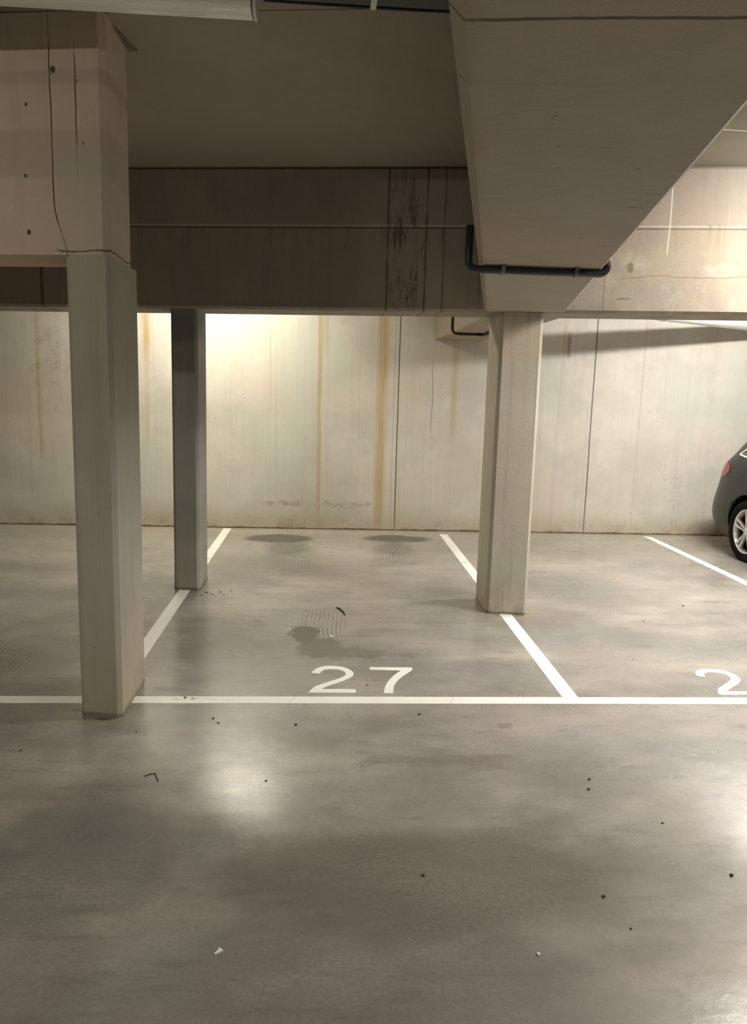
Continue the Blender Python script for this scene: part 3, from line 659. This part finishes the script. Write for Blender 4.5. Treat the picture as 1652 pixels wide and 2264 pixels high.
def wheel(xo, wy, sx):
    """sx = -1: outer face looks towards -x"""
    root = thing_part('wheel', car, (xo, wy, WZ))
    bm = bmesh.new(); R = WR; r0 = .222; tw = .20
    prof = [(0, r0-.004), (-.006, r0+.012), (-.012, r0+.035), (-.010, R-.022), (.004, R-.006), (.03, R), (tw-.03, R), (tw-.004, R-.006), (tw+.01, R-.022), (tw+.012, r0+.035), (tw, r0-.004), (tw-.02, r0-.012), (.02, r0-.012), (0, r0-.004)]
    lathe_x(bm, [(-sx*x, r) for x, r in prof], 72)
    o = obj('tyre', bm, M['rubber'], root, smooth=True)
    bm = bmesh.new()
    lathe_x(bm, [(-sx*x, r) for x, r in [(0, r0-.001), (-.004, r0-.008), (.004, r0-.016), (.03, r0-.024), (.15, r0-.03), (.15, r0-.012), (.02, r0-.005), (0, r0-.001)]], 72)
    lathe_x(bm, [(-sx*x, r) for x, r in [(.004, .001), (.0, .03), (.008, .042), (.035, .044), (.035, .001)]], 32)
    for k in range(5):
        for da in (-.17, .17):
            a0 = 2*pi*k/5+.33; ain = a0+da*1.5; aout = a0+da*.95
            p0_ = Vector((.016, .045*cos(ain), .045*sin(ain))); p1_ = Vector((.010, (r0-.018)*cos(aout), (r0-.018)*sin(aout)))
            d_ = (p1_-p0_).normalized(); s_ = d_.cross(Vector((1, 0, 0))).normalized()
            vs = []
            for p_, hw_, th in ((p0_, .009, .022), (p1_, .014, .020)):
                vs.append([bm.verts.new(Vector((-sx*q.x, q.y, q.z))) for q in (p_+s_*hw_, p_+s_*hw_*.55-Vector((.008, 0, 0)), p_-s_*hw_*.55-Vector((.008, 0, 0)), p_-s_*hw_, p_-s_*hw_+Vector((th, 0, 0)), p_+s_*hw_+Vector((th, 0, 0)))])
            for i in range(6): bm.faces.new((vs[0][i], vs[0][(i+1) % 6], vs[1][(i+1) % 6], vs[1][i]))
            bm.faces.new(vs[0]); bm.faces.new(vs[1][::-1])
    obj('rim', bm, M['rim'], root)
    bm = bmesh.new(); lathe_x(bm, [(-sx*x, r) for x, r in [(.040, .001), (.040, .13), (.05, .13), (.05, .001)]], 40); lathe_x(bm, [(-sx*x, r) for x, r in [(.052, .001), (.052, r0-.027)]], 40)  # disc plus black backing that stands in for the shade behind the spokes
    obj('brake_disc_and_backing', bm, M['matt_black'], root)
    return root
def thing_part(name, parent, world):
    o = bpy.data.objects.new(name, None); C.objects.link(o); o.parent = parent; o.location = Vector(world)-Vector(parent.location); o.empty_display_size = .1
    return o
for wy in WY:
    for sx in (-1, 1): wheel(CAR_X+sx*.872, wy, sx)

# ------------------------------------------------------------------ litter
def shard(bm, pts, z):
    prism(pts, 0.0, z, bm); return bm
tag(obj('plaster_chip', shard(bmesh.new(), [(-.292, 1.976), (-.286, 1.974), (-.266, 1.988), (-.280, 2.001), (-.284, 1.987)], .004), M['chip']), 'white plaster chip lying on the bare floor at lower left, largest of the chips', 'chip', 'white chips on the floor')
tag(obj('plaster_chip', shard(bmesh.new(), [(.633, 1.948), (.641, 1.946), (.643, 1.953), (.636, 1.958)], .005), M['chip']), 'white plaster chip lying on the bare floor at lower right', 'chip', 'white chips on the floor')
tag(obj('plaster_chip', shard(bmesh.new(), [(.045, 4.79), (.072, 4.795), (.070, 4.812), (.052, 4.818)], .006), M['chip']), 'white plaster chip beside the brown stain above the number 27', 'chip', 'white chips on the floor')
def twig(pts, label, r=.002):
    tag(obj('dry_twig', tube(bmesh.new(), [(x, y, r) for x, y in pts], r, 6), M['crumb']), label, 'twig', 'dry bits on the floor')
twig([(.10, 5.46), (.125, 5.42), (.15, 5.34), (.155, 5.28)], 'small curved dark twig in the middle of the bay with number 27', .005)
twig([(-.72, 2.99), (-.70, 3.01), (-.68, 3.012), (-.655, 2.95)], 'small bent dark twig on the shiny floor in front of the nearest pillar')
twig([(-1.42, 3.12), (-1.40, 3.07), (-1.39, 3.05)], 'tiny dark twig left of the nearest pillar', .004)
def crumb_mesh(r):
    bm = bmesh.new(); bmesh.ops.create_icosphere(bm, subdivisions=1, radius=r)
    for v in bm.verts: v.co.x *= random.uniform(.7, 1.3); v.co.y *= random.uniform(.7, 1.3); v.co.z = v.co.z*.6+r*.5
    return bm
proto = tag(obj('dirt_crumb', crumb_mesh(.006), M['crumb'], loc=(1.10, 2.87, 0)), 'small dark crumb of dirt scattered on the grey floor', 'crumb', 'dark crumbs on the floor')
spots = [(.92, 2.20), (.49, 3.60), (-.52, 3.55), (-.49, 3.50), (1.40, 2.30), (-.12, 3.48), (-1.45, 3.5), (-1.3, 3.22), (1.30, 2.62), (.18, 4.06), (.25, 3.98), (1.85, 5.9), (2.3, 5.2), (.70, 8.3), (-1.6, 6.2), (-.82, 5.75), (-.72, 5.9), (-.7, 3.8), (.95, 2.05), (-.85, 3.4), (1.9, 4.4), (1.13, 2.95), (-.22, 2.95), (.35, 2.32), (2.78, 5.6), (-.55, 7.9)]
for x, y in spots:
    c = proto.copy(); C.objects.link(c); c.location = (x, y, 0); c.rotation_euler = (0, 0, random.uniform(0, 6)); s = random.uniform(.6, 1.3); c.scale = (s, s, s)
bits = [(-.90, 5.84, .016), (-.85, 5.80, .010), (-.80, 5.86, .013), (-.93, 5.77, .008), (-.76, 5.79, .007)]
first = None
for x, y, r_ in bits:
    bm = bmesh.new(); vs = [bm.verts.new((r_*random.uniform(.6, 1.3)*cos(a), r_*random.uniform(.4, .9)*sin(a), .002+random.uniform(0, .004))) for a in [2*pi*k/7 for k in range(7)]]
    lo = [bm.verts.new((v.co.x, v.co.y, v.co.z-.002)) for v in vs]
    bm.faces.new(vs); bm.faces.new(lo[::-1])
    for k in range(7): bm.faces.new((lo[k], lo[(k+1) % 7], vs[(k+1) % 7], vs[k]))
    tag(obj('leaf_scrap', bm, M['leaf'], loc=(x, y, 0)), 'small brown scrap of dry leaf at the foot of the darker far pillar', 'leaf', 'leaf scraps by the far pillar')
